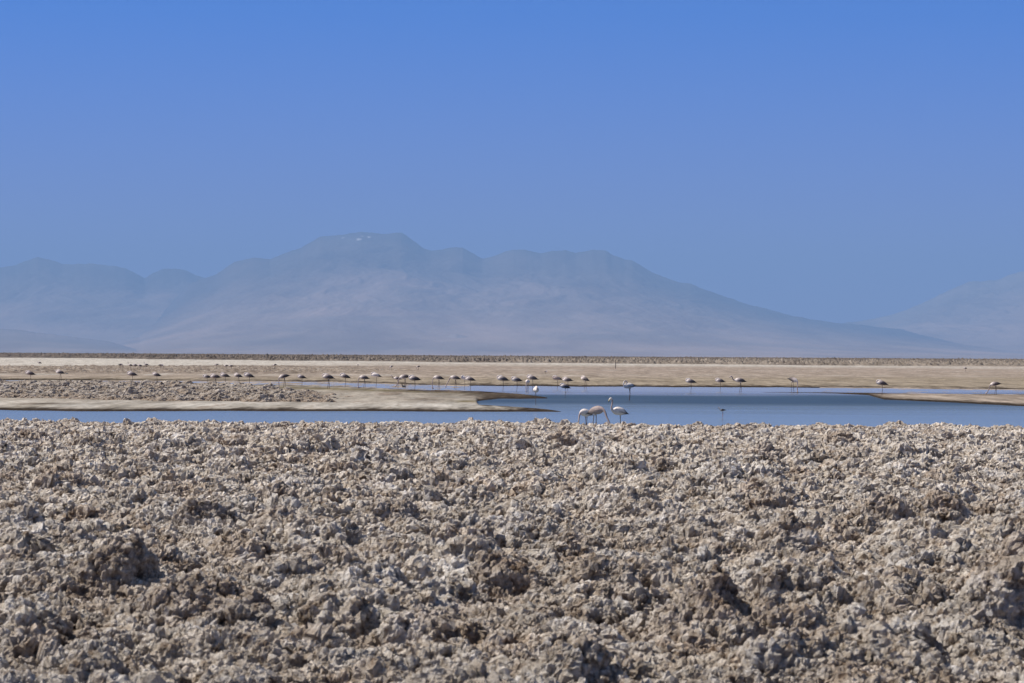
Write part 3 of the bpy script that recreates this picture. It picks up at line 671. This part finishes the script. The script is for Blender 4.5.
# px, py of the body centre, pose, tilt(deg), legs, yaw(deg; 0 faces left, 180 right), scale, group, label, sink
BIRDS = [
 (39.6, 362.7, 'rest', 0, 1, 10, 1.0, G_FAR, 'tiny lone dark flamingo farthest to the left on the distant white salt'),
 (30, 373.3, 'rest', 0, 1, 15, 1.03, G_SH, 'leftmost white-backed flamingo resting on the brown crust strip'),
 (60, 372.2, 'rest', 0, 2, -10, 1.03, G_SH, 'white-backed flamingo with dark underside, second from the left on the crust strip'),
 (120.4, 364.5, 'feed', 0, 2, 200, .95, G_FAR, 'tiny dark flamingo left of the close row on the distant salt, head lowered'),
 (130.4, 365, 'up', 0, 2, 0, .95, G_FAR, 'tiny flamingo with raised neck at the left end of the close row of distant birds'),
 (135.2, 365, 'rest', 0, 1, 5, 1.0, G_FAR, 'tiny resting flamingo second in the close row of distant birds'),
 (140, 365.4, 'rest', 0, 2, -8, .95, G_FAR, 'tiny resting flamingo third in the close row of distant birds'),
 (146.3, 364.5, 'up', 0, 2, 5, .95, G_FAR, 'tiny flamingo with raised neck at the right end of the close row of distant birds'),
 (160.8, 365, 'feed', 8, 2, 175, 1.0, G_FAR, 'tiny dark flamingo bending right, just right of the close row of distant birds'),
 (131.9, 374, 'rest', 0, 1, 12, 1.05, G_SH, 'plump white-topped flamingo on the shore strip below the close row of distant birds'),
 (156.4, 374.6, 'rest', -3, 1, 0, .95, G_SH, 'flat dark resting flamingo on one leg left of the group of five'),
 (216.6, 364.7, 'rest', 14, 2, 15, .9, G_FAR, 'tiny tilted distant flamingo standing left of a close pair'),
 (226.1, 365.6, 'rest', 14, 2, 0, .9, G_FAR, 'left bird of the tiny close pair on the distant salt'),
 (230.9, 365.8, 'rest', 4, 2, 5, .95, G_FAR, 'right bird of the tiny close pair on the distant salt'),
 (206.7, 376.6, 'rest', 4, 1, 20, .85, G_SH, 'small dark flamingo at the left end of the group of five by the narrow channel'),
 (215.1, 376.4, 'rest', 4, 2, 0, 1.0, G_SH, 'second flamingo from the left in the group of five by the narrow channel'),
 (224.7, 375.4, 'rest', 0, 1, 5, 1.0, G_SH, 'middle flamingo in the group of five by the narrow channel'),
 (238, 375.5, 'rest', -3, 2, -15, .95, G_SH, 'humped dark flamingo on two legs, fourth in the group of five by the narrow channel'),
 (248.8, 375.5, 'rest', -3, 1, 8, 1.05, G_SH, 'white-humped flamingo at the right end of the group of five by the narrow channel'),
 (274.8, 364.7, 'feed', 14, 2, 5, .95, G_FAR, 'tiny distant flamingo with tail up, the last before the empty right part of the salt'),
 (283.9, 376.1, 'feed', 20, 2, 0, 1.05, G_SH, 'flamingo with its dark tail raised to the right, first beyond the group of five'),
 (301.5, 376.8, 'rest', 0, 1, 10, .9, G_SH, 'small flat dark flamingo between the raised-tail bird and a longer dark bird'),
 (327.9, 376.8, 'rest', 0, 2, 0, 1.12, G_SH, 'long dark flamingo standing alone in the middle of the left shore row'),
 (344.8, 376.2, 'rest', -4, 1, 5, 1.05, G_SH, 'flamingo with white neck folded on its back, left of a feeding bird'),
 (357.8, 364.9, 'rest', 0, 1, 80, .9, G_FAR, 'tiny dark distant flamingo seen end on against pale salt'),
 (364, 377.4, 'feed', 0, 2, 0, .98, G_SH, 'flamingo feeding in the narrow channel with neck straight down, leftmost of the feeding birds'),
 (375.8, 375.2, 'rest', -2, 1, 5, 1.12, G_SH, 'bright white-backed flamingo just right of the bird feeding in the narrow channel'),
 (391.4, 366.4, 'feed', 25, 2, 30, .9, G_FAR, 'tiny distant flamingo feeding with neck down, above the walking pair'),
 (397.4, 378.2, 'half', 0, 2, 0, .85, G_SH, 'smaller flamingo of the walking pair with its neck held forward to the left'),
 (404.5, 376.6, 'reach', 14, 2, 0, 1.1, G_SH, 'large pale flamingo of the walking pair with its body tilted and tail high'),
 (414.2, 378.4, 'rest', 0, 1, 5, 1.08, G_SH, 'resting flamingo just right of the walking pair'),
 (418.2, 366.4, 'feed', 15, 2, 10, .9, G_FAR, 'tiny distant flamingo feeding on the pale flat, above and right of the walking pair'),
 (438.4, 377.6, 'feed', 0, 2, 0, 1.04, G_SH, 'flamingo feeding in blue water with neck straight down and black bill, left of another feeder'),
 (455, 377.6, 'reach', 0, 2, 0, 1.04, G_SH, 'flamingo feeding with its neck slanting down to the left over blue water'),
 (464.3, 378.2, 'rest', 0, 1, 45, 1.0, G_SH, 'white flamingo partly behind a long-bodied bird on the channel edge'),
 (470.0, 379, 'rest', -2, 1, 0, 1.0, G_SH, 'flamingo on one dark leg in front of the white one on the channel edge'),
 (502.5, 378.7, 'rest', -2, 1, 0, 1.12, G_SH, 'resting flamingo first beyond the tip of the left sand, before the small dark one'),
 (516.4, 379.6, 'rest', 0, 1, 10, 1.05, G_SH, 'flat dark flamingo on one leg in the water, left of the overlapping trio'),
 (532.1, 377.8, 'rest', -2, 1, 0, 1.1, G_SH, 'white-topped flamingo at the back of the trio near the spit tip'),
 (527.7, 381.6, 'feed', 0, 2, 70, .9, G_SH, 'narrow white flamingo facing forward, neck down, at the left of the spit tip trio'),
 (535.8, 390, 'rest', 0, 1, 100, 1.0, G_NEAR, 'round white flamingo seen from behind, standing in water at the dark spit tip'),
 (545.8, 371.4, 'preen', 0, 2, 150, .6, G_FAR, 'tiny flamingo standing alone on the sand behind the spit tip'),
 (557, 378.3, 'rest', 0, 1, 5, 1.0, G_SH, 'pinkish flamingo at the left of the trio on the far shore edge'),
 (567.3, 379.7, 'rest', 4, 1, -10, 1.0, G_SH, 'dark flamingo at the right of the trio on the far shore edge'),
 (564.7, 386.3, 'rest', -4, 1, 15, .92, G_NEAR, 'white-shouldered flamingo standing in the water below the dark one'),
 (584.9, 378.9, 'rest', -8, 2, -30, 1.0, G_SH, 'flamingo with steeply sloping dark tail, alone on the far shore above the near birds'),
 (629.1, 385.7, 'preen', 10, 2, 30, 1.12, G_NEAR, 'white flamingo with lifted curved neck in open water right of the near birds'),
 (690.5, 381.2, 'rest', 0, 1, 5, 1.0, G_SH, 'white-topped one-legged flamingo, first on the long empty right shore'),
 (719.9, 380.7, 'rest', 0, 1, 10, .97, G_SH, 'dark resting flamingo just left of the one with its head raised'),
 (740.0, 380.3, 'half', 0, 2, 0, 1.1, G_SH, 'large flamingo with neck and head raised to the left on the far shore'),
 (793, 379.6, 'feed', 22, 2, 140, 1.12, G_SH, 'flamingo seen end on, feeding with neck straight down at the right shore'),
 (881.6, 383, 'rest', -2, 1, 5, 1.02, G_SH, 'dark-bodied resting flamingo left of the narrow right sand spit channel'),
 (995.2, 383.8, 'reach', 14, 2, -15, .95, G_SH, 'rightmost flamingo, feeding in the channel behind the right spit'),
 (965.3, 368.1, 'rest', 0, 2, 10, .95, G_FAR, 'tiny pale flamingo on the distant flat near the right edge'),
]
rnd = random.Random(4)
def place(mesh, name, x, y, z, yaw, sc, label, cat, group=None):
    o = bpy.data.objects.new(name, mesh); COL.objects.link(o)
    o.location = (x, y, z); o.rotation_euler = (0, 0, yaw); o.scale = (sc, sc, sc)
    o['label'] = label; o['category'] = cat
    if group: o['group'] = group
    return o
for (px, py, pose, tilt, legs, yaw, sc, grp, label) in BIRDS:
    sc *= 1.10 if grp == G_SH else 1.04
    dy = py-float(yh(px)); zc = 0.74*sc
    zg = 0.0
    for _ in range(3):
        D = F*(H-zc-zg)/dy; fy = float(yh(px))+F*H/D
        s = float(land_distance(np.array([px]), np.array([fy]))[0])
        zg = 0.06 if s > 0.3 else (-0.02 if s < -0.2 else 0.02)
    p = at_d(px, D)
    sh = 1 if label.startswith(('round white', 'narrow white', 'white flamingo', 'bright white')) else (2 if 'pink' in label else 0)
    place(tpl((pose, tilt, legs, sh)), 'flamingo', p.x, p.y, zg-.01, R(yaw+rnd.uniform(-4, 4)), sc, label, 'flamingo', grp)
def near(px, py, D, mesh, yaw, sc, label, name='flamingo', cat='flamingo', zoff=-.2, grp=G_NEAR):
    p = at_d(px, D); return place(mesh, name, p.x, p.y, zoff, R(yaw), sc, label, cat, grp)
near(595.8, 412, 99.0, tpl(('reach', -4, 2, 2)), 143, 1.08, 'large near flamingo bending down to the right to feed, body pinkish grey')
near(585.6, 413.5, 99.8, tpl(('feed', 0, 2, 1)), 48, .95, 'white near flamingo feeding at the left, partly hidden behind a larger pinkish one')
near(619.4, 411, 99.5, tpl(('up', 0, 1, 1)), 38, 1.04, 'white near flamingo standing upright with raised neck, head turned left')
p = at_d(722.6, 117); place(tpl(('wader', 0, 2)), 'wading_bird', p.x, p.y, 0.03, R(15), 1.25, 'small black and white wading bird alone in the blue water', 'wading bird')
p = at(404, 387, 0); place(tpl(('duck', 0, 0)), 'duck', p.x, p.y, -.03, R(30), 1.1, 'small dark bird sitting on the narrow channel below the walking flamingos', 'duck')
p = at(67, 375, 0); place(tpl(('duck', 0, 0)), 'duck', p.x, p.y, .08, R(-20), 1.0, 'small dark bird on the brown crust strip at the far left', 'duck')

# marker post on the far flat
def post():
    V, Fc = [], []
    loft(V, Fc, np.array([(0, 0, -.1, .07, .07), (0, 0, .6, .065, .065), (0.01, 0, 1.3, .06, .06), (0.01, 0, 1.62, .055, .055)]), 8)
    loft(V, Fc, np.array([(0.01, 0, 1.60, .09, .09), (0.01, 0, 1.72, .085, .085)]), 8)
    me = bpy.data.meshes.new('post'); me.from_pydata(V, [], Fc); me.update()
    m, n, b = mat_new('weathered_wood'); a = noise(n, 9, 4, .6); r = ramp(n, a.outputs[0], [(.3, (.05, .04, .035)), (.7, (.12, .09, .07))]); n.links.new(r.outputs[0], b.inputs['Base Color'])
    me.materials.append(m)
    p = at(615.5, 369.3, 0); o = bpy.data.objects.new('post', me); COL.objects.link(o); o.location = (p.x, p.y, .05)
    o['label'] = 'thin dark upright post standing alone on the distant sand flat'; o['category'] = 'post'
post()
